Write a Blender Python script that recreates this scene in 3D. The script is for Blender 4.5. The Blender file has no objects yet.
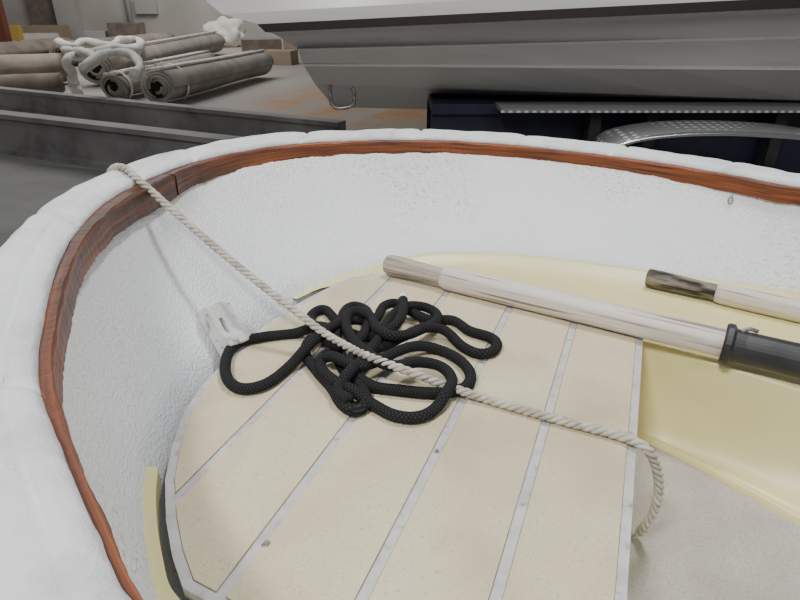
import bpy, bmesh, math, random
from mathutils import Vector, Matrix
from mathutils import noise as mnoise
random.seed(4)
# ------------------------------------------------------------------ survey helpers
CAMZ=1.6; PITCH=math.radians(26.5); F=601.0
SN,CS=math.sin(PITCH),math.cos(PITCH)
def ray(px,py):
    u=(px-400)/F; v=(py-300)/F
    return Vector((u, CS-v*SN, -(SN+v*CS)))
def W(px,py,z,k=0.0):           # point on plane z + k*x
    r=ray(px,py); d=(CAMZ-z)/(-r.z+k*r.x)
    return Vector((0,0,CAMZ))+r*d
def WY(px,py,Y):
    r=ray(px,py); return Vector((0,0,CAMZ))+r*(Y/r.y)
def ST(s,t,z):                  # boat frame: s aft, t athwart
    return Vector((.93*s+.368*t, -.368*s+.93*t, z))
def smooth(pts,n=8,closed=False):
    out=[];N=len(pts)
    for i in range(N-1):
        p0=pts[max(i-1,0)];p1=pts[i];p2=pts[i+1];p3=pts[min(i+2,N-1)]
        L=(p2-p1).length
        m1=(p2-p0); m1=m1.normalized()*min(L,m1.length/2*1.0 if (p1-p0).length>L else L) if m1.length>1e-9 else p2-p1
        m2=(p3-p1); m2=m2.normalized()*L if m2.length>1e-9 else p2-p1
        if i==0: m1=p2-p1
        for j in range(n):
            t=j/n; t2=t*t;t3=t2*t
            out.append(p1*(2*t3-3*t2+1)+m1*(t3-2*t2+t)+p2*(-2*t3+3*t2)+m2*(t3-t2))
    out.append(pts[-1].copy()); return out
def resample(pts,step):
    L=[0]
    for a,b in zip(pts,pts[1:]): L.append(L[-1]+(b-a).length)
    n=max(2,int(L[-1]/step)); out=[];k=0
    for i in range(n+1):
        s=L[-1]*i/n
        while k<len(L)-2 and L[k+1]<s: k+=1
        f=(s-L[k])/max(L[k+1]-L[k],1e-9); out.append(pts[k].lerp(pts[k+1],min(max(f,0),1)))
    return out,L[-1]
# ------------------------------------------------------------------ materials
def mat(name,c1,c2=None,rough=.6,scale=5,detail=4,lo=.4,hi=.6,bump=0,bscale=60,metal=0,uv=None,
        spots=None,bdist=.002,c3=None,c3scale=2,c3lo=.5,c3hi=.7,bump2=None,c3det=6,stain=None,wear=None):
    m=bpy.data.materials.new(name); m.use_nodes=True; nt=m.node_tree; N=nt.nodes; L=nt.links
    b=N['Principled BSDF']; b.inputs['Roughness'].default_value=rough; b.inputs['Metallic'].default_value=metal
    tc=N.new('ShaderNodeTexCoord'); mp=N.new('ShaderNodeMapping')
    L.new(tc.outputs['UV' if uv else 'Object'],mp.inputs['Vector'])
    if uv: mp.inputs['Scale'].default_value=uv
    def noise(sc,de,lo,hi):
        n=N.new('ShaderNodeTexNoise'); n.inputs['Scale'].default_value=sc; n.inputs['Detail'].default_value=de
        L.new(mp.outputs[0],n.inputs['Vector'])
        r=N.new('ShaderNodeMapRange'); r.inputs['From Min'].default_value=lo; r.inputs['From Max'].default_value=hi
        L.new(n.outputs['Fac'],r.inputs['Value']); return r.outputs[0]
    def mixc(fac,a,bc):
        x=N.new('ShaderNodeMix'); x.data_type='RGBA'; L.new(fac,x.inputs[0])
        if isinstance(a,tuple): x.inputs[6].default_value=(*a,1)
        else: L.new(a,x.inputs[6])
        x.inputs[7].default_value=(*bc,1); return x.outputs[2]
    def mul(a,c):
        mu=N.new('ShaderNodeMath'); mu.operation='MULTIPLY'; mu.use_clamp=True; L.new(a,mu.inputs[0]); L.new(c,mu.inputs[1]); return mu.outputs[0]
    if c2 is None: b.inputs['Base Color'].default_value=(*c1,1)
    else:
        col=mixc(noise(scale,detail,lo,hi),c1,c2)
        if c3: col=mixc(noise(c3scale,c3det,c3lo,c3hi),col,c3)
        if wear:   # per-vertex wear amount of old varnish
            at=N.new('ShaderNodeAttribute'); at.attribute_name='wear'
            col=mixc(mul(at.outputs['Fac'],noise(.8,9,.30,.55)),col,wear)
        if spots:
            f=noise(spots[0],2,spots[1],spots[2])
            if len(spots)>4: f=mul(f,noise(spots[4],2,.46,.60))
            col=mixc(f,col,spots[3])
        if stain:
            g=N.new('ShaderNodeNewGeometry'); m2=N.new('ShaderNodeMapping'); m2.vector_type='TEXTURE'
            m2.inputs['Location'].default_value=stain[0]; m2.inputs['Scale'].default_value=(stain[1],stain[2],5)
            L.new(g.outputs['Position'],m2.inputs['Vector'])
            gr=N.new('ShaderNodeTexGradient'); gr.gradient_type='SPHERICAL'; L.new(m2.outputs[0],gr.inputs['Vector'])
            sc=N.new('ShaderNodeMath'); sc.operation='MULTIPLY'; sc.inputs[1].default_value=2.5; L.new(gr.outputs['Fac'],sc.inputs[0])
            col=mixc(mul(sc.outputs[0],noise(.9,9,.34,.56)),col,stain[3])
            col=mixc(mul(sc.outputs[0],noise(2.1,9,.48,.66)),col,stain[4])
        L.new(col,b.inputs['Base Color'])
    prev=None
    for bb in ([ (bump,bscale,bdist) ] if bump else [])+([bump2] if bump2 else []):
        n=N.new('ShaderNodeTexNoise'); n.inputs['Scale'].default_value=bb[1]; n.inputs['Detail'].default_value=3
        L.new(mp.outputs[0],n.inputs['Vector'])
        bp=N.new('ShaderNodeBump'); bp.inputs['Strength'].default_value=bb[0]; bp.inputs['Distance'].default_value=bb[2]
        L.new(n.outputs['Fac'],bp.inputs['Height'])
        if prev: L.new(prev,bp.inputs['Normal'])
        prev=bp.outputs[0]
    if prev: L.new(prev,b.inputs['Normal'])
    return m
M={}
M['hullpaint']=mat('white_textured_paint',(.89,.91,.935),(.84,.86,.885),.33,3,bump=1.0,bscale=190,bdist=.0044,spots=(130,.57,.63,(.69,.66,.50),3.2))
M['pad']=mat('white_canvas',(.79,.80,.81),(.70,.71,.72),.85,4,6,.35,.7,bump=1.0,bscale=11,bdist=.013,bump2=(.6,320,.0018),c3=(.45,.445,.43),c3scale=13,c3lo=.52,c3hi=.88)
M['wood']=mat('varnished_mahogany',(.30,.085,.027),(.13,.036,.014),.48,1,8,.36,.62,uv=(5,150,1),bump=.7,bscale=1,bdist=.0022,c3=(.085,.030,.016),c3scale=.55,c3lo=.55,c3hi=.75,c3det=9,spots=(1.6,.60,.68,(.035,.017,.011)),wear=(.045,.020,.013))
M['cream']=mat('cream_nonslip',(.77,.675,.465),(.70,.61,.41),.75,4,6,.35,.65,bump=.9,bscale=400,bdist=.0026,c3=(.47,.395,.265),c3scale=6,c3lo=.46,c3hi=.88,c3det=10,spots=(200,.60,.74,(.57,.49,.335)))
M['deckwhite']=mat('worn_white_seam',(.61,.60,.58),(.47,.46,.44),.6,30,6,.35,.7,bump=.4,bscale=120,c3=(.27,.255,.23),c3scale=60,c3lo=.57,c3hi=.79)
M['chockpaint']=mat('grey_white_block_paint',(.68,.68,.675),(.56,.56,.55),.5,25,6,.35,.7,bump=.5,bscale=90,bdist=.002,c3=(.28,.26,.23),c3scale=50,c3lo=.57,c3hi=.70)
M['seamdark']=mat('dark_seam_edge',(.19,.17,.145),(.32,.29,.245),.8,25)
M['yellow']=mat('cream_gelcoat',(.82,.74,.37),(.78,.695,.33),.36,4,bump=.2,bscale=30,c3=(.66,.575,.29),c3scale=7,c3lo=.57,c3hi=.92)
M['sole']=mat('beige_woven_sole',(.55,.51,.455),(.46,.425,.375),.8,9,6,.35,.65,bump=1.0,bscale=340,bdist=.0025,c3=(.38,.35,.305),c3scale=210,c3lo=.5,c3hi=.75)
M['oarwhite']=mat('worn_oar_paint',(.73,.67,.595),(.53,.46,.39),.6,1,9,.40,.62,uv=(2.2,75,1),spots=(1.1,.56,.64,(.24,.195,.155)),bump=.5,bscale=2,bdist=.001,c3=(.80,.75,.69),c3scale=.5,c3lo=.48,c3hi=.62,c3det=9)
M['oargrip']=mat('weathered_grip',(.52,.465,.395),(.25,.21,.17),.75,1,8,.38,.64,uv=(4,60,1),bump=.6,bscale=3,bdist=.0018,spots=(.9,.60,.70,(.12,.10,.085)))
M['oargripdark']=mat('dark_weathered_grip',(.27,.23,.185),(.018,.015,.013),.75,1,8,.40,.56,uv=(9,40,1),bump=.5,bscale=3,bdist=.0015)
M['black']=mat('black_rubber',(.018,.019,.021),(.03,.03,.033),.45,20)
M['rope']=mat('natural_rope',(.60,.56,.485),(.41,.375,.315),.85,40,bump=.6,bscale=300,bdist=.001)
M['steel']=mat('worn_steel',(.42,.41,.40),(.24,.22,.20),.4,60,metal=.8)
M['bolt']=mat('dull_bolt',(.26,.25,.24),(.38,.37,.36),.4,200,metal=.5)
M['chrome']=mat('polished_steel',(.6,.6,.62),None,.22,metal=1)
sc_=W(352,104,0)
M['concretefloor']=mat('concrete_floor',(.35,.335,.315),(.25,.24,.23),.55,.5,8,.35,.65,c3=(.41,.37,.32),c3scale=.22,c3lo=.42,c3hi=.62,bump=.1,bscale=20,
   stain=((sc_.x+.3,sc_.y+.1,0),2.3,3.5,(.41,.31,.215),(.48,.245,.105)))
M['wall']=mat('concrete_wall',(.52,.49,.445),(.39,.37,.34),.85,.4,8,.35,.65)
M['beam']=mat('grey_steel_beam',(.32,.305,.295),(.20,.19,.185),.55,1.5,8,.35,.65,c3=(.13,.12,.115),c3scale=3,c3lo=.55,c3hi=.8)
M['slab']=mat('dark_floor_sheet',(.22,.215,.21),(.15,.147,.144),.6,1.5,6,.35,.65)
M['bighull']=mat('grey_white_gelcoat',(.60,.585,.57),(.55,.54,.525),.28,1)
M['darkstripe']=mat('dark_rubbing_strake',(.03,.022,.02),None,.4)
M['navy']=mat('navy_paint',(.010,.014,.038),(.006,.008,.022),.5,3)
M['carpet']=mat('brown_carpet',(.37,.315,.26),(.25,.215,.18),.95,3,6,.35,.65,bump=.6,bscale=40,bdist=.01)
M['carpetgrey']=mat('beige_grey_carpet',(.44,.40,.35),(.32,.29,.255),.95,3,6,.35,.65,bump=.6,bscale=40,bdist=.01)
M['carpetdark']=mat('dark_brown_carpet',(.26,.215,.18),(.17,.14,.115),.95,3,6,.35,.65)
M['dark']=mat('roll_hollow_shade',(.02,.017,.015),None,.95)  # near-black colour paints the shade inside the roll ends
M['whitefoam']=mat('white_foam',(.80,.79,.74),(.66,.64,.58),.8,4,bump=.4,bscale=12,bdist=.02)
M['card']=mat('tan_board',(.38,.28,.19),(.31,.25,.19),.85,1.1,6,.35,.65)
M['red']=mat('red_paint',(.16,.045,.03),None,.5)
M['yel']=mat('yellow_paint',(.45,.30,.06),None,.5)
M['panelgrey']=mat('light_grey_box',(.42,.42,.40),None,.5)
M['timber']=mat('rough_timber',(.35,.25,.15),(.25,.17,.10),.8,4)
def braid():
    m=bpy.data.materials.new('black_braid'); m.use_nodes=True; nt=m.node_tree;N=nt.nodes;L=nt.links
    b=N['Principled BSDF']; b.inputs['Roughness'].default_value=.92; b.inputs['Specular IOR Level'].default_value=.2
    tc=N.new('ShaderNodeTexCoord'); hs=[]
    for sgn in (1,-1):
        mp=N.new('ShaderNodeMapping'); mp.inputs['Scale'].default_value=(115,sgn*64,0)
        L.new(tc.outputs['UV'],mp.inputs['Vector'])
        w=N.new('ShaderNodeTexWave'); w.bands_direction='DIAGONAL'; w.inputs['Scale'].default_value=1.0; w.inputs['Distortion'].default_value=1.5
        L.new(mp.outputs[0],w.inputs['Vector']); hs.append(w.outputs['Fac'])
    mx=N.new('ShaderNodeMath'); mx.operation='MULTIPLY'; L.new(hs[0],mx.inputs[0]); L.new(hs[1],mx.inputs[1])
    cr=N.new('ShaderNodeMix'); cr.data_type='RGBA'; L.new(mx.outputs[0],cr.inputs[0])
    cr.inputs[6].default_value=(.011,.011,.012,1); cr.inputs[7].default_value=(.040,.040,.042,1)
    L.new(cr.outputs[2],b.inputs['Base Color'])
    bp=N.new('ShaderNodeBump'); bp.inputs['Distance'].default_value=.0009; bp.inputs['Strength'].default_value=.55; L.new(mx.outputs[0],bp.inputs['Height']); L.new(bp.outputs[0],b.inputs['Normal'])
    return m
M['braid']=braid()
def dotted():
    m=bpy.data.materials.new('perforated_plate'); m.use_nodes=True; nt=m.node_tree;N=nt.nodes;L=nt.links
    b=N['Principled BSDF']; b.inputs['Roughness'].default_value=.45; b.inputs['Metallic'].default_value=.4
    tc=N.new('ShaderNodeTexCoord'); v=N.new('ShaderNodeTexVoronoi'); v.inputs['Scale'].default_value=22; v.inputs['Randomness'].default_value=0
    L.new(tc.outputs['Object'],v.inputs['Vector'])
    r=N.new('ShaderNodeMapRange'); r.inputs['From Min'].default_value=.25; r.inputs['From Max'].default_value=.35; L.new(v.outputs['Distance'],r.inputs['Value'])
    x=N.new('ShaderNodeMix'); x.data_type='RGBA'; L.new(r.outputs[0],x.inputs[0]); x.inputs[6].default_value=(.60,.60,.58,1); x.inputs[7].default_value=(.20,.20,.20,1)
    L.new(x.outputs[2],b.inputs['Base Color']); return m
M['dots']=dotted()
# ------------------------------------------------------------------ object helpers
COL=bpy.context.scene.collection
def finish(name,me,mats,parent=None,label=None,category=None,group=None,kind=None,smoothf=False):
    vs=[v.co for v in me.vertices]
    mn=Vector((min(v[i] for v in vs) for i in range(3))); mx=Vector((max(v[i] for v in vs) for i in range(3)))
    c=(mn+mx)/2; c.z=mn.z
    me.transform(Matrix.Translation(-c))
    for k in mats: me.materials.append(M[k])
    if smoothf:
        for p in me.polygons: p.use_smooth=True
    o=bpy.data.objects.new(name,me); COL.objects.link(o); o.location=c
    if parent:
        o.parent=parent; o.matrix_parent_inverse=Matrix.Translation(-parent.location)
    for k,v in (('label',label),('category',category),('group',group),('kind',kind)):
        if v: o[k]=v
    return o
def empty(name,loc,label,category,group=None):
    o=bpy.data.objects.new(name,None); o.location=loc; o.empty_display_size=.1; COL.objects.link(o)
    o['label']=label; o['category']=category
    if group:o['group']=group
    return o
class MB:
    def __init__(s): s.v=[];s.f=[];s.uv=[];s.mi=[]
    def grid(s,rows,mi=0,closed=False,usc=1,flip=False):
        b=len(s.v); n=len(rows[0]); nr=len(rows)
        for r in rows: s.v+= [tuple(p) for p in r]
        U=[0]
        for a,c in zip(rows[0],rows[0][1:]): U.append(U[-1]+(Vector(c)-Vector(a)).length)
        V=[0]
        for r in range(nr-1+(1 if closed else 0)):
            V.append(V[-1]+(Vector(rows[(r+1)%nr][n//2])-Vector(rows[r][n//2])).length)
        for r in range(nr if closed else nr-1):
            r2=(r+1)%nr
            for i in range(n-1):
                q=[b+r*n+i,b+r*n+i+1,b+r2*n+i+1,b+r2*n+i]; uv=[(U[i],V[r]),(U[i+1],V[r]),(U[i+1],V[r+1]),(U[i],V[r+1])]
                if flip:q.reverse();uv.reverse()
                s.f.append(q);s.uv.append(uv);s.mi.append(mi)
    def face(s,pts,mi=0):
        b=len(s.v); s.v+=[tuple(p) for p in pts]; s.f.append(list(range(b,b+len(pts)))); s.uv.append([(p[0],p[1]) for p in pts]); s.mi.append(mi)
    def prism(s,pts,z0,z1,mi=0,miside=None):
        b=len(s.v);n=len(pts)
        s.v+=[(p[0],p[1],z0) for p in pts]+[(p[0],p[1],z1) for p in pts]
        s.f.append(list(range(b+n,b+2*n)));s.mi.append(mi);s.uv.append([(p[0],p[1]) for p in pts])
        s.f.append(list(range(b+n-1,b-1,-1)));s.mi.append(mi);s.uv.append([(p[0],p[1]) for p in reversed(pts)])
        for i in range(n):
            j=(i+1)%n; s.f.append([b+i,b+j,b+n+j,b+n+i]); s.mi.append(mi if miside is None else miside); s.uv.append([(0,0),(.1,0),(.1,.1),(0,.1)])
    def box(s,c,sz,rot=None,mi=0,taper=1):
        b=len(s.v)
        R=rot or Matrix.Identity(3)
        for dx,dy,dz in ((-1,-1,-1),(1,-1,-1),(1,1,-1),(-1,1,-1),(-1,-1,1),(1,-1,1),(1,1,1),(-1,1,1)):
            k=taper if dz>0 else 1
            s.v.append(tuple(Vector(c)+R@Vector((dx*k*sz[0]/2,dy*k*sz[1]/2,dz*sz[2]/2))))
        for q in ((0,3,2,1),(4,5,6,7),(0,1,5,4),(1,2,6,5),(2,3,7,6),(3,0,4,7)):
            s.f.append([b+i for i in q]); s.mi.append(mi); s.uv.append([(0,0),(1,0),(1,1),(0,1)])
    def tube(s,pts,rad,n=10,mi=0,caps=True):
        rows_f=frames(pts); rows=[]
        for k in range(n):
            a=2*math.pi*k/n; row=[]
            for i,(p,(T,A,B)) in enumerate(zip(pts,rows_f)):
                r=rad(i/(len(pts)-1)) if callable(rad) else rad
                row.append(p+(A*math.cos(a)+B*math.sin(a))*r)
            rows.append(row)
        s.grid(rows,mi,closed=True,flip=True)
        if caps:
            s.face([r[0] for r in rows][::-1],mi); s.face([r[-1] for r in rows],mi)
    def lathe(s,A,B,prof,n=24,mi=0):
        T=(B-A).normalized(); X=T.cross(Vector((0,0,1))).normalized(); Y=X.cross(T)
        rows=[]
        for k in range(n):
            a=2*math.pi*k/n; rows.append([A+T*d+(X*math.cos(a)+Y*math.sin(a))*r for d,r in prof])
        s.grid(rows,mi,closed=True)
    def make(s,name):
        me=bpy.data.meshes.new(name); me.from_pydata(s.v,[],s.f)
        ul=me.uv_layers.new(name='UVMap')
        for fi,p in enumerate(me.polygons):
            p.material_index=s.mi[fi]
            for k,li in enumerate(p.loop_indices): ul.data[li].uv=s.uv[fi][k]
        bm=bmesh.new(); bm.from_mesh(me); bmesh.ops.remove_doubles(bm,verts=bm.verts,dist=1e-5); bmesh.ops.recalc_face_normals(bm,faces=bm.faces); bm.to_mesh(me); bm.free()
        return me
def frames(pts):
    fr=[];A=None
    for i,p in enumerate(pts):
        T=(pts[min(i+1,len(pts)-1)]-pts[max(i-1,0)])
        T=T.normalized() if T.length>1e-9 else Vector((1,0,0))
        if A is None: A=T.orthogonal().normalized()
        A=(A-T*A.dot(T)).normalized(); fr.append((T,A,T.cross(A)))
    return fr
def outw(path):
    n=len(path);r=[]
    for i in range(n):
        T=path[min(i+1,n-1)]-path[max(i-1,0)]; r.append(Vector((-T.y,T.x,0)).normalized())
    return r
def sweep(mb,path,prof,mi=0,closed=False,mod=None,caps=False):
    n=len(path);rows=[]; nor=outw(path)
    for k,(o,up) in enumerate(prof):
        row=[]
        for i in range(n):
            oo,uu=(o,up) if mod is None else mod(i,k,o,up)
            row.append(path[i]+nor[i]*oo+Vector((0,0,uu)))
        rows.append(row)
    mb.grid(rows,mi,closed=closed)
    if caps:
        mb.face([r[0] for r in rows]); mb.face([r[-1] for r in rows][::-1])
def bevel(o,w=.003,seg=2):
    m=o.modifiers.new('bevel','BEVEL'); m.width=w; m.segments=seg; m.limit_method='ANGLE'; m.angle_limit=math.radians(40)
# ------------------------------------------------------------------ DINGHY
GZ,GK=1.245,-.05
Gpx=[(124,600),(96,540),(64,463),(38,385),(43,325),(60,262),(84,224),(115,198),(150,180),(190,165),(245,152),(310,144),(420,141),(500,145),(560,151),(640,161),(720,174),(800,189)]
Hpx=[(167,600),(155,560),(150,520),(151,482),(159,445),(174,410),(194,380),(222,352),(253,324),(292,297),(331,279),(370,267),(440,258),(510,259),(570,265),(650,276),(730,287),(800,298)]
def gz(p): p=p.copy(); p.z=GZ+GK*p.x; return p
HZ=.985
G=[gz(ST(s,t,0)) for s,t in ((2.1,.24),(1.6,.15),(1.0,.09),(.6,.07),(.3,.06),(.1,.065))]+[gz(Vector((-.04,.13,0))),gz(Vector((-.11,.195,0)))]+[W(x,y,GZ,GK) for x,y in Gpx]+[gz(ST(s,t,0)) for s,t in ((.9,1.64),(1.5,1.6),(2.1,1.50))]
H=[ST(s,t,HZ) for s,t in ((2.1,.40),(1.6,.32),(1.0,.28),(.6,.27),(.2,.27),(-.05,.275),(-.2,.29),(-.32,.305))]+[W(x,y,HZ) for x,y in Hpx]+[ST(s,t,HZ) for s,t in ((.9,1.51),(1.5,1.46),(2.1,1.38))]
Gs=smooth(G,8); Hs=smooth(H,8)
gn=outw(Gs)
boat=empty('rowing_dinghy',ST(.6,.92,.45),'small white dinghy with padded gunwale, mahogany rail and cream foredeck','boat')
mb=MB(); rows=[]
for k in range(9):
    f=k/8; rows.append([g.lerp(h,f)+Vector((0,0,-.002))+gn[i]*(.030*math.sin(math.pi*f)) for i,(g,h) in enumerate(zip(Gs,Hs))])
cen=[ST(max(min(h.dot(Vector((.93,-.368,0))),2.1),-.35),.92,.70) for h in Hs]
low=[h.lerp(c,.10)+Vector((0,0,-.16)) for h,c in zip(Hs,cen)]
bot=[Vector((*(h.lerp(c,.5).xy),.72)) for h,c in zip(Hs,cen)]
rows+= [low,bot,cen]
mb.grid(rows)
outer=[g+n_*.055+Vector((0,0,-.002)) for g,n_ in zip(Gs,gn)]
o2=[h+n_*.07+Vector((0,0,0)) for h,n_ in zip(Hs,gn)]
o3=[h.lerp(c,.12)+Vector((0,0,-.22)) for h,c in zip(Hs,cen)]
o4=[Vector((*(h.lerp(c,.55).xy),.56)) for h,c in zip(Hs,cen)]
o5=[Vector((*c.xy,.48)) for c in cen]
mb.grid([rows[0],outer,o2,o3,o4,o5])
me=mb.make('hull'); finish('hull',me,['hullpaint'],boat,label='white pebbled-paint hull',smoothf=True)
mb=MB(); tr=[rows[0][0],rows[8][0],o3[0],o4[0],o5[0],o4[-1],o3[-1],rows[8][-1],rows[0][-1]]
d=Vector((.93,-.368,0))*.03
b0=[p.copy() for p in tr]; b1=[p+d for p in tr]
mb.face(b0[::-1]); mb.face(b1); mb.grid([b0+[b0[0]],b1+[b1[0]]])
finish('transom',mb.make('transom'),['hullpaint'],boat)
fine,Lg=resample(Gs,.005)
step=Lg/(len(fine)-1)
def fi_(px,py):
    q=W(px,py,GZ,GK); return min(range(len(fine)),key=lambda i:(fine[i]-q).length)
def si(px,py): return fi_(px,py)*step
ka=[(0,1.0),(fi_(124,600),.55),(fi_(64,463),.62),(fi_(38,385),.88),(fi_(46,310),1.0),(fi_(60,262),1.15),(fi_(84,224),1.5),(fi_(125,192),2.0),(fi_(158,176),1.9),(fi_(168,172),1.55),(fi_(230,155),1.05),(fi_(310,144),.95),(len(fine)-1,1.0)]
def lin(tab,i):
    for (a,x),(b,y) in zip(tab,tab[1:]):
        if a<=i<=b: return x+(y-x)*(i-a)/max(b-a,1)
    return tab[-1][1]
wa=[(0,.1),(fi_(64,463),.15),(fi_(38,385),.4),(fi_(60,262),.8),(fi_(100,210),1.0),(fi_(150,180),1.0),(fi_(200,162),.8),(fi_(260,150),.2),(fi_(420,141),.05),(len(fine)-1,.0)]
jn=fi_(160,175)
for a,b,adj in ((0,jn,0),(jn,len(fine),.002)):
    seg=fine[a:b]
    def rm(i,k,o,up,a=a,adj=adj):
        w=lin(ka,a+i); j=mnoise.noise(Vector(((a+i)*.09,k*3.1,2)))*.0022+mnoise.noise(Vector(((a+i)*.5,k*3.1,7)))*.0009
        return (o if o>0 else o*w-adj*max(0,1-i/40))+j,(up if up>-.01 else up*(.70+.30*w))+j
    mb=MB()
    sweep(mb,seg,[(.006,.004),(-.0145,.004),(-.0174,.0010),(-.018,-.035),(.006,-.036)],closed=True,mod=rm,caps=True)
    me=mb.make('rail'); at=me.attributes.new('wear','FLOAT','POINT')
    for vi,v in enumerate(me.vertices):
        q=v.co; i_=min(range(a,b,4),key=lambda i:(fine[i].x-q.x)**2+(fine[i].y-q.y)**2); at.data[vi].value=lin(wa,i_)
    finish('mahogany_rail',me,['wood'],boat,label='worn varnished red-brown inner rail')
# padded fender
seams=[si(x,y) for x,y in ((84,224),(150,180),(205,162),(310,144),(420,141),(520,147),(620,158),(720,174),(38,385))]
base=[(.002,-.03),(-.002,.003),(-.0015,.009),(.003,.0145),(.013,.0195),(.022,.0215),(.026,.0190),(.030,.0225),(.046,.0230),(.062,.0220),(.078,.017),(.089,.005),(.094,-.018),(.092,-.045),(.080,-.066),(.058,-.075)]
def pm(i,k,o,up):
    s=i*step; dd=min(abs(s-x-(.006*(k-7))) for x in seams)
    sq=1-.17*math.exp(-(dd/.0040)**2)-.04*math.exp(-(dd/.02)**2)
    nz=mnoise.noise(Vector((s*5,k*.2,0)))*.0036+mnoise.noise(Vector((s*20+k*1.8,k*.4,5)))*.0024
    pk=mnoise.noise(Vector((s*42,k*.3,11)))*.0024*math.exp(-((k-2.5)/2.2)**2)
    w=1 if 1<k<14 else .3
    return o+(nz*.5+pk)*w,(up-(-.03))*sq-.03+nz*w+pk*.8
mb=MB(); sweep(mb,fine,base,mod=pm)
pad=finish('gunwale_padding',mb.make('pad'),['pad'],boat,label='white canvas-covered padded gunwale fender with stitched seams',smoothf=True)
fn=outw(fine)
def hi(px,py):
    q=W(px,py,HZ); return min(range(len(Hs)),key=lambda i:(Hs[i]-q).length)
mb=MB(); i1=hi(152,470)
Hf=[h+Vector((0,0,.010)) for h in Hs[0:i1]]
sweep(mb,Hf,[(.014,.004),(-.002,.0),(-.009,-.004),(-.009,-.03)])
finish('inner_flange',mb.make('flange'),['yellow'],boat,label='cream moulded inner flange')
# side bench
topE=[(-.12,1.36),(.10,1.28),(.30,1.17),(.493,1.043),(.60,.97),(.711,.885),(.86,.78),(1.05,.66),(1.35,.50),(1.9,.24)]
botE=[(-.14,1.26),(.06,1.20),(.27,1.10),(.499,.967),(.60,.86),(.688,.757),(.80,.63),(.95,.50),(1.2,.36),(1.78,.10)]
tE=smooth([Vector((x,y,.983)) for x,y in topE],5); bE=smooth([Vector((x,y,.80)) for x,y in botE],5)
i0=hi(292,297)
hb=[Vector((h.x,h.y,.983)) for h in Hs[i0:]]
hb,_=resample(hb,.03); n=len(hb)
def rs(p,n):
    out=[]
    for i in range(n):
        f=i/(n-1)*(len(p)-1); a=int(min(f,len(p)-2)); out.append(p[a].lerp(p[a+1],f-a))
    return out
T2=rs(resample(tE,.03)[0],n); B2=rs(resample(bE,.03)[0],n)
def lv(f,z): return [Vector((*(t.lerp(b,f).xy),z)) for t,b in zip(T2,B2)]
hn=outw(hb)
def lipz(i): return .012*min(1,max(0,(i-8)/5))
l0=[h+hn[i]*(.001+lipz(i)*.9)+Vector((0,0,lipz(i))) for i,h in enumerate(hb)]
l1=[h-hn[i]*.006+Vector((0,0,lipz(i))) for i,h in enumerate(hb)]
l2=[h-hn[i]*.012+Vector((0,0,0)) for i,h in enumerate(hb)]
mb=MB()
mb.grid([l0,l1,l2,[a.lerp(c,.5) for a,c in zip(hb,T2)],lv(-.05,.984),lv(0,.983),lv(.04,.976),lv(.10,.94),lv(.28,.88),lv(.56,.83),lv(.84,.808),lv(.94,.804),lv(1.0,.807),lv(1.06,.815),lv(1.12,.812),lv(1.15,.795)])
finish('side_bench',mb.make('bench'),['yellow'],boat,label='cream moulded side bench',smoothf=True)
mb=MB(); mb.prism([ST(.02,.36,0),ST(2.08,.46,0),ST(2.08,1.30,0),ST(.02,1.30,0)],.785,.80)
finish('sole_panel',mb.make('sole'),['sole'],boat,label='beige woven-textured floor panel')
mb=MB(); mb.prism([ST(.035,.36,0),ST(.050,.36,0),ST(.050,1.12,0),ST(.035,1.12,0)],.795,.984)
finish('bulkhead',mb.make('bulk'),['yellow'],boat)
mb=MB(); mb.prism([ST(1.3,.34,0),ST(1.55,.36,0),ST(1.55,1.44,0),ST(1.3,1.46,0)],.955,.982)
finish('thwart',mb.make('thw'),['timber'],boat)
# foredeck
dpx=[(643,338),(600,327),(520,307),(450,289),(395,275),(374,273),(342,281),(302,301),(264,326),(230,357),(203,383),(184,412),(172,446),(165,480),(166,520),(172,555),(183,588)]
dk=[W(x,y,1.0) for x,y in dpx]+[ST(-.326,.335,1),ST(-.1,.335,1),ST(.07,.335,1)]
mb=MB(); mb.prism(dk,.986,1.0)
def inset(poly,w):
    n=len(poly);out=[]
    area=sum(poly[i].x*poly[(i+1)%n].y-poly[(i+1)%n].x*poly[i].y for i in range(n)); sg=1 if area>0 else -1
    for i in range(n):
        a=(poly[i]-poly[i-1]).normalized(); b=(poly[(i+1)%n]-poly[i]).normalized()
        na=Vector((-a.y,a.x,0))*sg; nb=Vector((-b.y,b.x,0))*sg; m=(na+nb); m=m/ max(m.length_squared,.3)*2
        out.append(poly[i]+m*w)
    return out
def clip(poly,nv,c,keep):
    out=[];n=len(poly)
    for i in range(n):
        a=poly[i];b=poly[(i+1)%n]; da=(a.dot(nv)-c)*keep; db=(b.dot(nv)-c)*keep
        if da>=0: out.append(a)
        if (da>=0)!=(db>=0): out.append(a.lerp(b,da/(da-db)))
    return out
ins=inset(dk,.0135); ins2=inset(dk,.0124); nv=Vector((.93,-.368,0))
seam=[-.80,-.502,-.356,-.206,-.067,.30]
for a,b in zip(seam,seam[1:]):
    pl=clip(clip(ins,nv,a+.0076,1),nv,b-.0076,-1)
    pl2=clip(clip(ins2,nv,a+.0065,1),nv,b-.0065,-1)
    mb.prism(pl2,.9995,1.0005,2,2)
    mb.prism(pl,.9998,1.0022,1,1)
deck=finish('foredeck',mb.make('deck'),['deckwhite','cream','seamdark'],boat,label='cream non-slip foredeck panel with white seams')
def bolt(p,r,parent):
    mb=MB(); mb.lathe(p,p+Vector((0,.0001,1)),[(0,0),(0,r*1.7),(.0012,r*1.6),(.0013,r),(.004,r),(.005,r*.8),(.005,0)],n=6)
    finish('bolt',mb.make('bolt'),['bolt'],parent,label='small dull steel bolt head')
bolt(W(267,545,1.0),.0045,boat)
bolt(W(437,452,1.0),.0022,boat)
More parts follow.
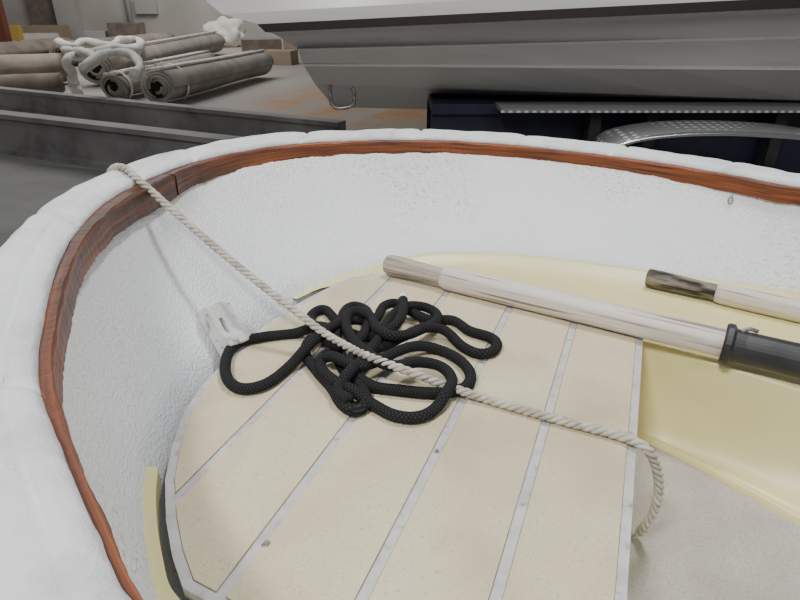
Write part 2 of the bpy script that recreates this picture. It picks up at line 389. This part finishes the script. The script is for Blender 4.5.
# mooring chock: angular tilted bracket with a small opening, against the hull
B0=Vector((-.314,1.000,1.0)); T0=Vector((-.362,1.048,1.060))
zax=(T0-B0).normalized(); xax=Vector((.50,.866,0)); xax=(xax-zax*xax.dot(zax)).normalized(); yax=zax.cross(xax)
Lz=(T0-B0).length
sgn=1 if yax.dot(Vector((.86,-.5,0)))>0 else -1
def side_plate(prof,x0,x1,mb):
    fa=[B0+yax*sgn*y+zax*z+xax*x0 for y,z in prof]; fb=[B0+yax*sgn*y+zax*z+xax*x1 for y,z in prof]
    mb.face(fa); mb.face(fb[::-1]); mb.grid([fa+[fa[0]],fb+[fb[0]]])
mb=MB()
full=[(-.020,-.006),(.028,-.002),(.030,.014),(.019,.034),(.022,Lz-.006),(.016,Lz+.003),(-.020,Lz+.004)]
side_plate(full,-.010,.020,mb)
side_plate(full,-.031,-.019,mb)
side_plate([(-.020,Lz-.032),(.018,Lz-.030),(.018,Lz+.003),(-.020,Lz+.004)],-.0191,-.0099,mb)
side_plate([(-.020,-.006),(.026,-.002),(.027,.026),(-.020,.026)],-.0191,-.0099,mb)
o=finish('mooring_chock',mb.make('chock'),['chockpaint'],boat,label='worn grey-white painted bracket with small opening'); bevel(o,.0014)
ei=min(range(len(Gs)),key=lambda i:(Gs[i]-W(741,178,GZ,GK)).length)
ep=Gs[ei]-gn[ei]*.030+Vector((0,0,-.052))
mb=MB(); mb.tube([ep+Vector((.006*math.sin(a),0,.009*math.cos(a))) for a in [i*2*math.pi/14 for i in range(15)]]+[ep+Vector((0,.004,.009)),ep+gn[ei]*.03+Vector((0,0,.012))],.0016,6)
finish('rail_eye',mb.make('eye'),['bolt'],boat,label='small wire eye')
# ------------------------------------------------------------------ OARS
def oar(A,B,length,gripmat,label,r=.027,collar=None,gl=.155):
    T=(B-A).normalized(); o=empty('oar',A+T*length/2+Vector((0,0,-r)),label,'oar','pair of wooden oars')
    mb=MB(); mb.lathe(A,B,[(0,0),(0,r*.80),(.004,r*.88),(.03,r*.92),(.08,r*.84),(gl-.02,r*.78),(gl,r*.78)],n=12)
    g=finish('grip',mb.make('grip'),[gripmat],o,label='bare weathered wooden hand grip'); bevel(g,.002)
    mb=MB(); L2=length-.5
    pr=[(gl-.004,0),(gl-.004,r*.84),(gl+.002,r*.95),(gl+.012,r)]
    x=gl+.05
    while x<L2: pr.append((x,r*(1.02-.08*(x/L2)**2)*(1+.012*mnoise.noise(Vector((x*9,0,r*100)))))); x+=.04
    pr+= [(L2,r*.8),(L2,0)]
    mb.lathe(A,B,pr); finish('shaft',mb.make('shaft'),['oarwhite'],o,label='worn pale painted round shaft',smoothf=True)
    mb=MB(); X=T.cross(Vector((0,0,1))).normalized(); Z=X.cross(T); ring=[]
    for d_,w_,h_ in ((L2-.03,r*.8,r*.8),(L2+.06,.04,.014),(L2+.18,.065,.008),(L2+.42,.07,.005),(L2+.5,.06,.004)):
        ring.append([A+T*d_+X*w_*math.cos(a)+Z*h_*math.sin(a) for a in [2*math.pi*k/16 for k in range(17)]])
    mb.grid(ring); mb.face(ring[-1][:-1]); finish('blade',mb.make('blade'),['oarwhite'],o,smoothf=True)
    if collar:
        a,b=collar; mb=MB()
        mb.lathe(A,B,[(a,r*.98),(a,r*1.36),(a+.004,r*1.44),(a+.013,r*1.44),(a+.018,r*1.18),(a+.035,r*1.13),(b-.01,r*1.13),(b,r*.98)],n=28)
        finish('collar',mb.make('collar'),['black'],o,label='black rubber collar sleeve with stop flange')
        mb=MB(); q=A+T*(a+.03)+Vector((0,0,r*1.22))
        mb.tube([q+Vector((-.004,.006,-.002)),q+Vector((.008,.003,.004)),q+Vector((.022,.0,0))],.004,8)
        finish('collar_clip',mb.make('clip'),['steel'],o,label='small metal clip')
    return o
r1=.027
oA=W(387,264,1.0026+r1); oB=W(732,345,1.0026+r1)
oar(oA,oB,2.45,'oargrip','pale worn wooden oar with black collar resting on cream foredeck',r1,((oB-oA).length-.015,(oB-oA).length+.30))
r2=.024
qA=W(647,277,.984+r2); qB=W(800,311,.984+r2)
oar(qA,qB,2.0,'oargripdark','pale worn wooden oar with blackened grip on side bench',r2,None,.155)
# ------------------------------------------------------------------ ROPES
rr_=.0072
ci=fi_(142,187); cpnt=fine[ci]
dirn=Vector((-.78,.62,0)).normalized()
def pp_(o,u): return cpnt+dirn*o+Vector((0,0,u+rr_))
pts=[pp_(.124,-.50),pp_(.122,-.25),pp_(.120,-.08),pp_(.115,-.030),pp_(.104,-.006),pp_(.088,.010),pp_(.066,.020),pp_(.042,.0235),pp_(.018,.021),pp_(-.002,.013)]
P0=pts[-1]; P1=W(335,341,1.042)
for f in (.12,.25,.4,.55,.7,.85,.95): pts.append(P0.lerp(P1,f)+Vector((0,0,-.012*math.sin(math.pi*f))))
for x,y,z in ((352,349,1.046),(380,361,1.052),(410,372,1.044),(450,387,1.020),(500,403,1.011),(560,420,1.011),(610,433,1.011),(634,441,1.0115),(647,449,1.008),(656,466,.975),(659,488,.93),(655,508,.885),(646,524,.845),(638,533,.815),(632,534,.810)):
    pts.append(W(x,y,z))
path=smooth(pts,10); path,Lr=resample(path,.0024); fr=frames(path)
mb=MB()
for st in range(3):
    pp=[]
    for i,(p,(T,A,B)) in enumerate(zip(path,fr)):
        a=-2*math.pi*(i*.0024/.040)+st*2*math.pi/3
        pp.append(p+(A*math.cos(a)+B*math.sin(a))*.0043)
    mb.tube(pp,.0037,8)
finish('white_rope',mb.make('rope'),['rope'],None,label='off-white three-strand twisted rope running over gunwale across foredeck',category='rope',smoothf=True)
br=[(403,299,3),(403,310,3),(398,322,3),(385,333,2),(366,337,1),(345,330,0),(332,316,0),(322,309,0),(311,316,0),(318,332,1),(338,346,2),(356,342,2),(368,325,2),(366,310,1),(352,306,1),(341,320,2),(336,345,1),(342,368,0),(356,382,0),(366,398,0),(358,411,0),(343,405,0),(332,388,0),(316,370,0),(305,352,0),(312,338,1),(330,334,2),(318,326,2),(296,333,0),(262,337,0),(236,344,0),(226,360,0),(228,380,0),(243,389,0),(266,384,0),(290,366,0),(308,346,2),(326,330,3),(350,320,2),(374,320,1),(384,306,1),(396,303,1),(408,310,1),(430,320,0),(452,320,0),(470,331,0),(492,338,0),(497,347,0),(482,354,0),(462,346,0),(444,330,1),(424,328,2),(404,336,2),(384,346,1),(368,350,2),(352,356,2),(352,370,1),(372,386,0),(398,390,0),(430,393,0),(460,390,0),(471,378,0),(462,362,0),(440,350,0),(418,346,1),(396,352,2),(376,362,2),(356,366,2),(330,356,2),(320,362,1),(330,378,1),(352,390,1),(372,404,0),(396,416,0),(420,417,0),(436,408,0),(444,396,1),
(452,380,1),(440,366,1),(416,362,2),(392,366,3),(368,354,3),(352,338,3),(346,322,3),(354,311,3),(370,316,3),(378,330,3),(396,336,3),(420,330,2),(438,318,1),(428,308,1),(408,306,2),(392,316,2),(378,340,2),(362,360,2),(346,376,2),(338,392,1),(350,400,1)]
rb=.0100
path=smooth([W(x,y,1.0026+rb+z*rb*1.15) for x,y,z in br],8); path,_=resample(path,.004)
for _k in range(4):
    path=[path[0]]+[(path[i-1]+path[i]*2+path[i+1])/4 for i in range(1,len(path)-1)]+[path[-1]]
mb=MB(); mb.tube(path,rb,14)
bo=finish('black_rope',mb.make('brope'),['braid'],None,label='tangled black braided rope heaped on cream foredeck',category='rope',smoothf=True)
mb=MB(); T=(path[0]-path[3]).normalized()*.8+Vector((0,0,.3)); mb.tube([path[0]-T*.002,path[0]+T*.010,path[0]+T*.014],lambda f:rb*(1.06 if f<.9 else .7),12)
finish('rope_whipping',mb.make('whip'),['whitefoam'],bo,label='pale whipped rope end')
# ------------------------------------------------------------------ CRADLE under dinghy
cr=empty('boat_cradle',ST(.6,.92,0),'rough timber cradle carrying the white dinghy','cradle')
for s in (.2,1.5):
    mb=MB(); c=ST(s,.92,.43); R=Matrix.Rotation(math.atan2(.93,.368),3,'Z'); mb.box(c,(.9,.1,.1),R)
    finish('bearer',mb.make('bearer'),['timber'],cr)
    for t in (.6,1.24):
        mb=MB(); mb.box(ST(s,t,.19),(.1,.1,.38),R); finish('leg',mb.make('leg'),['timber'],cr)
# ------------------------------------------------------------------ HALL
mb=MB(); mb.prism([Vector((-30,-6,0)),Vector((30,-6,0)),Vector((30,29,0)),Vector((-30,29,0))],-.2,0)
finish('floor',mb.make('floor'),['concretefloor'],None,kind='structure',label='grey dusty concrete hall floor with orange dust stain',category='floor')
mb=MB(); mb.prism([Vector((-30,28,0)),Vector((30,28,0)),Vector((30,28.3,0)),Vector((-30,28.3,0))],0,9)
finish('wall_back',mb.make('wall'),['wall'],None,kind='structure',label='bare concrete hall wall',category='wall')
def boxobj(name,c,sz,m,label,cat,rz=0,bev=.01,parent=None,group=None):
    mb=MB(); mb.box(c,sz,Matrix.Rotation(rz,3,'Z')); o=finish(name,mb.make(name),[m],parent,label=label,category=cat,group=group)
    if bev: bevel(o,bev)
    return o
w=WY(146,6,27.9); boxobj('electrical_box',Vector((w.x,27.898,w.z)),(.9,.2,.6),'panelgrey','light grey electrical box on the concrete wall','box')
mb=MB(); w=WY(131,20,27.9); mb.tube([Vector((w.x,27.85,.0)),Vector((w.x,27.85,3)),Vector((w.x,27.85,8.5))],.12,10)
finish('conduit_pipe',mb.make('pipe'),['panelgrey'],None,label='grey vertical pipe against the wall',category='pipe',smoothf=True)
w=WY(70,20,27.8); boxobj('concrete_column',Vector((w.x,27.72,4.5)),(.8,.5,9),'wall','square concrete column at the wall','column')
w=WY(44,20,27.8); boxobj('timber_board',Vector((w.x,27.85,1.6)),(1.2,.12,3.2),'carpetdark','dark timber board leaning on the concrete wall','board')
for (x,y,sx,sy,sz,m_,rz) in ((100,38,1.4,.9,.7,'card',.1),(180,36,1.2,.8,.8,'carpetdark',-.1),(155,36,.8,.7,.5,'panelgrey',.2)):
    p_=W(x,y,0); p_.y=min(p_.y,26.6); boxobj('storage_crate',Vector((p_.x,p_.y,sz/2)),(sx,sy,sz),m_,'storage crate standing by the concrete wall','crate',rz,.02,None,'crates by the wall')
p=empty('steel_post',Vector((-12.2,19.5,0)),'red-brown painted steel post with yellow base guard','post')
w=WY(3,30,19.5); 
mb=MB(); mb.box(Vector((w.x,19.5,3)),(.25,.25,6)); finish('post',mb.make('post'),['red'],p)
mb=MB(); mb.box(Vector((w.x+.50,19.3,.75)),(.24,.2,.40)); mb.box(Vector((w.x+.50,19.3,.28)),(.08,.08,.56)); finish('base_guard',mb.make('guard'),['yel'],p)
def roll(a,b,ra,m,label,strap=True,turns=4,za=None):
    base=ra*.96; za=base if za is None else za
    A=W(a[0],a[1],za); B=W(b[0],b[1],za); T=(B-A).normalized(); X=T.cross(Vector((0,0,1))).normalized(); Z=Vector((0,0,1))
    o=empty('carpet_roll',Vector((*((A+B)/2).xy,za-base)),label,'carpet roll','carpet rolls on the floor')
    rows=[];n=turns*20; ph=random.random()*6; L=(B-A).length
    for k in range(n+1):
        a_=2*math.pi*k/20; r=ra*(1-.62*k/n)*(1+.06*math.sin(a_*2+ph))
        rows.append([A+T*(L*j/10+(.04*math.sin(k*.37+ph) if j in(0,10) else 0))+X*(math.cos(a_)*r+.05*math.sin(j*.5+ph))+Z*math.sin(a_)*r*(.93+.03*math.sin(j*.6+ph)) for j in range(11)])
    mb=MB(); mb.grid(rows); ob=finish('carpet',mb.make('carpet'),[m],o,smoothf=True)
    s=ob.modifiers.new('thick','SOLIDIFY'); s.thickness=ra*.15; s.offset=-1
    mb=MB(); mb.tube([A+T*.02,A+T*.5,B-T*.12],ra*.60,14); finish('hollow_shade',mb.make('hollow_shade'),['dark'],o,label='near-black plug painted as the shade inside the roll')  # solid dark plug stands in for the shade of the hollow centre
    if strap:
        for an in (2.1,1.25):
            mb=MB(); mb.tube([A+T*(L*j/10)+X*(math.cos(an)*ra*1.03+.05*math.sin(j*.5+ph))+Z*math.sin(an)*ra*(.98+.03*math.sin(j*.6+ph)) for j in range(11)],.026,6)
            finish('stitched_edge',mb.make('edge'),['whitefoam'],o,label='pale stitched edge',smoothf=True)
        mb=MB(); c=A.lerp(B,.10); rr=[]
        for k in range(25):
            a_=2*math.pi*k/24; r=ra*1.09
            rr.append((c+X*math.cos(a_)*r+Z*math.sin(a_)*r,c+T*.07+X*math.cos(a_)*r+Z*math.sin(a_)*r))
        mb.grid([[q[0] for q in rr],[q[1] for q in rr]]); finish('strap',mb.make('strap'),['whitefoam'],o,label='white strap',smoothf=True)
    return o
roll((94,69),(214,43),.36,'carpetgrey','long grey-brown carpet roll with dark open end')
roll((156,87),(262,64),.31,'carpetgrey','grey carpet roll tied with white straps')
roll((112,88),(150,79),.25,'carpetgrey','short grey carpet roll with pale edge')
roll((148,73),(208,60),.23,'carpetgrey','thin grey-beige carpet roll')
roll((60,54),(168,41),.34,'carpet','brown carpet roll beside the wall',False)
roll((-30,58),(68,49),.36,'carpetdark','dark brown carpet roll',False)
roll((-40,74),(66,68),.33,'carpet','brown carpet roll lying on concrete',False)
roll((-30,90),(62,85),.23,'carpetdark','flattened dark brown carpet roll',False)
roll((-40,46),(60,43),.34,'carpetgrey','beige carpet roll near the concrete wall',False)
def tubeobj(name,pts,r,m,label,cat,n=12):
    path=smooth(pts,8); path,_=resample(path,r*.6); mb=MB(); mb.tube(path,lambda f:r*(1+.15*math.sin(f*40)+.1*math.sin(f*97)),n)
    return finish(name,mb.make(name),[m],None,label=label,category=cat,smoothf=True)
hs=[(58,42,.80),(74,46,.80),(86,42,.84),(104,46,.80),(122,40,.80),(138,40,.76),(134,50,.80),(112,48,.84),(94,54,.82),(78,56,.74),(66,62,.69),(72,72,.5),(74,84,.25),(78,94,.1)]
tubeobj('foam_hose',[W(x,y,z) for x,y,z in hs],.080,'whitefoam','thick white foam tubing heaped over carpet rolls','tubing')
tubeobj('foam_hose',[W(x,y,z) for x,y,z in ((64,50,.78),(84,52,.84),(96,60,.82),(84,66,.80),(100,56,.88),(118,52,.88),(132,55,.84),(140,66,.72),(134,74,.68))],.062,'whitefoam','white foam tube draped over a carpet roll','tubing')
bm=bmesh.new(); bmesh.ops.create_icosphere(bm,subdivisions=4,radius=1)
c=W(226,34,.45)
for v in bm.verts:
    n_=mnoise.noise(v.co*1.6)*.35+mnoise.noise(v.co*4)*.16; v.co*=1+n_
    v.co=Vector((v.co.x*.85+.1*v.co.z,v.co.y*.5,max(v.co.z,-.8)*.55)); v.co+=Vector((c.x,c.y,.45))
me=bpy.data.meshes.new('sack'); bm.to_mesh(me); bm.free()
finish('plastic_sack',me,['whitefoam'],None,label='crumpled white plastic sack on the floor',category='sack',smoothf=True)
for (x,y,sx,sy,sz,rz,m_) in ((262,52,1.3,.8,.42,.3,'carpetdark'),(280,64,.9,.6,.36,-.2,'card'),(298,49,1.0,.7,.6,.1,'card')):
    p=W(x,y,0); boxobj('cardboard_box',Vector((p.x,p.y,sz/2)),(sx,sy,sz),m_,'brown cardboard box on the concrete floor','box',rz,.01,None,'cardboard boxes on the floor')
def beam(a,b,h,w,label,extl=0):
    A=W(a[0],a[1],h);B=W(b[0],b[1],h); T=(B-A); T.z=0;T.normalize(); A=A-T*extl; N_=Vector((-T.y,T.x,0)); mb=MB()
    prof=[(-.05,0),(w,0),(w,h),(-.05,h),(-.05,h-.05),(0,h-.06),(0,.07),(-.05,.05)]
    ra=[Vector((*(A+N_*x).xy,z)) for x,z in prof]; rb_=[Vector((*(B+N_*x).xy,z)) for x,z in prof]
    mb.grid([ra+[ra[0]],rb_+[rb_[0]]]); mb.face(ra[::-1]); mb.face(rb_)
    return finish('steel_beam',mb.make('beam'),['beam'],None,label=label,category='beam',group='grey steel beams on the floor')
beam((0,88),(340,122),.36,.12,'long grey steel channel beam lying on the floor',6)
beam((0,113),(300,147),.46,.14,'dark grey steel channel beam in front of another beam',4)
mb=MB(); mb.prism([W(x,y,0) for x,y in ((-300,150),(-60,157),(100,172),(260,190),(240,260),(60,420),(-60,420),(-300,300))],0,.02)  # thin dark grey sheet covering the floor beside the dinghy
finish('floor_sheet',mb.make('plate'),['slab'],None,label='broad dark grey flat sheet on the floor beside the dinghy',category='plate')
# ------------------------------------------------------------------ BIG MOTORBOAT
big=empty('motorboat',Vector((3,4.9,.5)),'large light-grey lapstrake boat with dark rubbing strake on a navy trailer','boat')
lines=[((196,-90),(800,-120),3.75),((202,-20),(800,-60),3.58),((207,2),(800,-34),3.56),((222,14),(800,-18),3.54),((258,24),(800,-3),3.53),
       ((266,32),(800,8),3.53),((290,36),(800,13),3.61),
       ((297,48),(800,36),3.72),((298,50),(800,39),3.62),
       ((303,64),(800,66),3.76),((304,66),(800,70),3.66),((315,84),(800,100),3.88)]
st=[]
for a,b,Y in lines:
    st.append((WY(*a,Y),WY(*b,Y-.15)))
def station(f):
    r=[A.lerp(B,f) for A,B in st]; k=r[-1].copy(); k.y=4.95; k.z-=.30
    r.append(k); return r
fs=[0,.15,.3,.5,.75,1,1.4,1.9]
S=[station(f) for f in fs]; nl=len(S[0])
def mir(p): q=p.copy(); q.y=9.9-p.y; return q
mb=MB(); A2=MB(); B2_=MB()
for k in range(nl-1):
    g1=[[s[k] for s in S],[s[k+1] for s in S]]; g2=[[mir(s[k]) for s in S],[mir(s[k+1]) for s in S]]
    if k==4: A2.grid(g1); B2_.grid(g2)
    else: mb.grid(g1); mb.grid(g2)
mb.grid([[s[0] for s in S],[mir(s[0]) for s in S]])
for s in (S[0],S[-1]):
    mb.face(s+[mir(p) for p in reversed(s[:-1])])
finish('boat_hull',mb.make('bh'),['bighull'],big,label='grey-white lapstrake hull')
for q in (A2,B2_):
    ob=finish('rubbing_strake',q.make('rs'),['darkstripe'],big,label='dark brown rubbing strake')
    sm=ob.modifiers.new('s','SOLIDIFY'); sm.thickness=.03; sm.offset=0
mb=MB(); lp=[WY(x,y,3.90) for x,y in ((330,80),(330,92),(333,106),(343,108),(353,104),(354,92),(352,88))]
mb.tube(resample(smooth(lp,6),.01)[0],.012,8); finish('grab_loop',mb.make('loop'),['steel'],big,label='bent steel loop under the hull',smoothf=True)
trl=empty('boat_trailer',Vector((2,4.3,0)),'navy boat trailer with tread-plate ledge and curved mudguard','trailer')
a=WY(432,104,3.75); 
x0=a.x; zt=a.z
mb=MB(); mb.box(Vector(((x0+6)/2,4.1,zt-.03)),(6-x0,.7,.06)); mb.box(Vector(((x0+6)/2,3.82,zt-.28)),(6-x0,.06,.46)); mb.box(Vector(((x0+6)/2,4.42,zt-.28)),(6-x0,.06,.46))
finish('trailer_frame',mb.make('tf'),['navy'],trl,label='navy trailer side panel')
mb=MB(); e0=WY(500,98,3.6); mb.box(Vector(((e0.x+5.5)/2,3.66,zt-.005)),(5.5-e0.x,.26,.02))
finish('tread_plate',mb.make('tp'),['dots'],trl,label='perforated grey metal step plate')
for px_ in (590,645,770):
    w=WY(px_,130,3.74); mb=MB(); mb.box(Vector((w.x,3.70,zt-.29)),(.07,.1,.5)); finish('upright',mb.make('up'),['black'],trl)
arc=[WY(x,y,3.0) for x,y in ((606,165),(613,150),(635,141),(668,136),(710,134),(760,135),(810,139),(870,152),(930,185))]
arc=smooth(arc,6); mb=MB()
back=[p+Vector((0,.26,.02)) for p in arc]; mb.grid([arc,back]); ob=finish('mudguard',mb.make('mg'),['dots'],trl,label='curved perforated metal mudguard',smoothf=True)
s=ob.modifiers.new('s','SOLIDIFY'); s.thickness=.006
mb=MB(); mb.tube(arc,.012,10); finish('mudguard_rim',mb.make('mr'),['chrome'],trl,label='bright tubular mudguard edge',smoothf=True)
wc=Vector((arc[len(arc)//2].x+.05,3.16,.44)); 
mb=MB(); mb.lathe(wc-Vector((0,.11,0)),wc+Vector((0,.11,0)),[(0,.0),(0,.24),(0,.40),(.02,.43),(.20,.43),(.22,.40),(.22,.24),(.22,0)],n=40); finish('wheel',mb.make('wh'),['black'],trl,label='black trailer tyre')
mb=MB(); mb.box(Vector((wc.x,3.95,.44)),(.1,1.5,.1)); finish('axle',mb.make('axle'),['navy'],trl)
for x_ in (.6,5.0):
    for y_ in (3.9,4.4):
        mb=MB(); mb.box(Vector((x_,y_,.27)),(.09,.09,.54)); finish('stand_leg',mb.make('sl'),['navy'],trl)
# ------------------------------------------------------------------ LIGHT
def area(loc,target,sx,sy,e,col=(1,1,1)):
    l=bpy.data.lights.new('hall_and_fill_lamp','AREA'); l.shape='RECTANGLE'; l.size=sx;l.size_y=sy;l.energy=e;l.color=col
    o=bpy.data.objects.new('hall_and_fill_lamp',l); o.location=loc; d=Vector(target)-Vector(loc); o.rotation_euler=d.to_track_quat('-Z','Y').to_euler(); COL.objects.link(o); return o
area((.9,1.7,4.5),(-.1,1,1),.7,.3,78,(.98,.99,1))
area((-1.3,-1.0,4.4),(0,1,1),.8,.35,115,(1,.99,.975))
area((-2.6,2.6,5.0),(0,1,1),1.2,.4,20,(.94,.97,1))
area((2.6,-2.5,4.2),(2.2,3.6,1.2),2.5,.8,68,(1,.985,.96))  # added fill light, no real fitting: brightens the motorboat's near side
area((-7,14,7),(-7,14,0),6,6,580,(1,.98,.95))
area((-6,22,7),(-7,28,2),6,3,400,(1,.98,.95))
wd=bpy.data.worlds.new('World'); bpy.context.scene.world=wd; wd.use_nodes=True
bg=wd.node_tree.nodes['Background']; bg.inputs[0].default_value=(.90,.95,1,1); bg.inputs[1].default_value=.155
cam=bpy.data.cameras.new('Camera'); cam.sensor_width=36; cam.lens=36*F/800; cam.clip_start=.01; cam.clip_end=200
co=bpy.data.objects.new('Camera',cam); co.location=(0,0,CAMZ); co.rotation_euler=(math.radians(90)-PITCH,0,0); COL.objects.link(co)
bpy.context.scene.camera=co
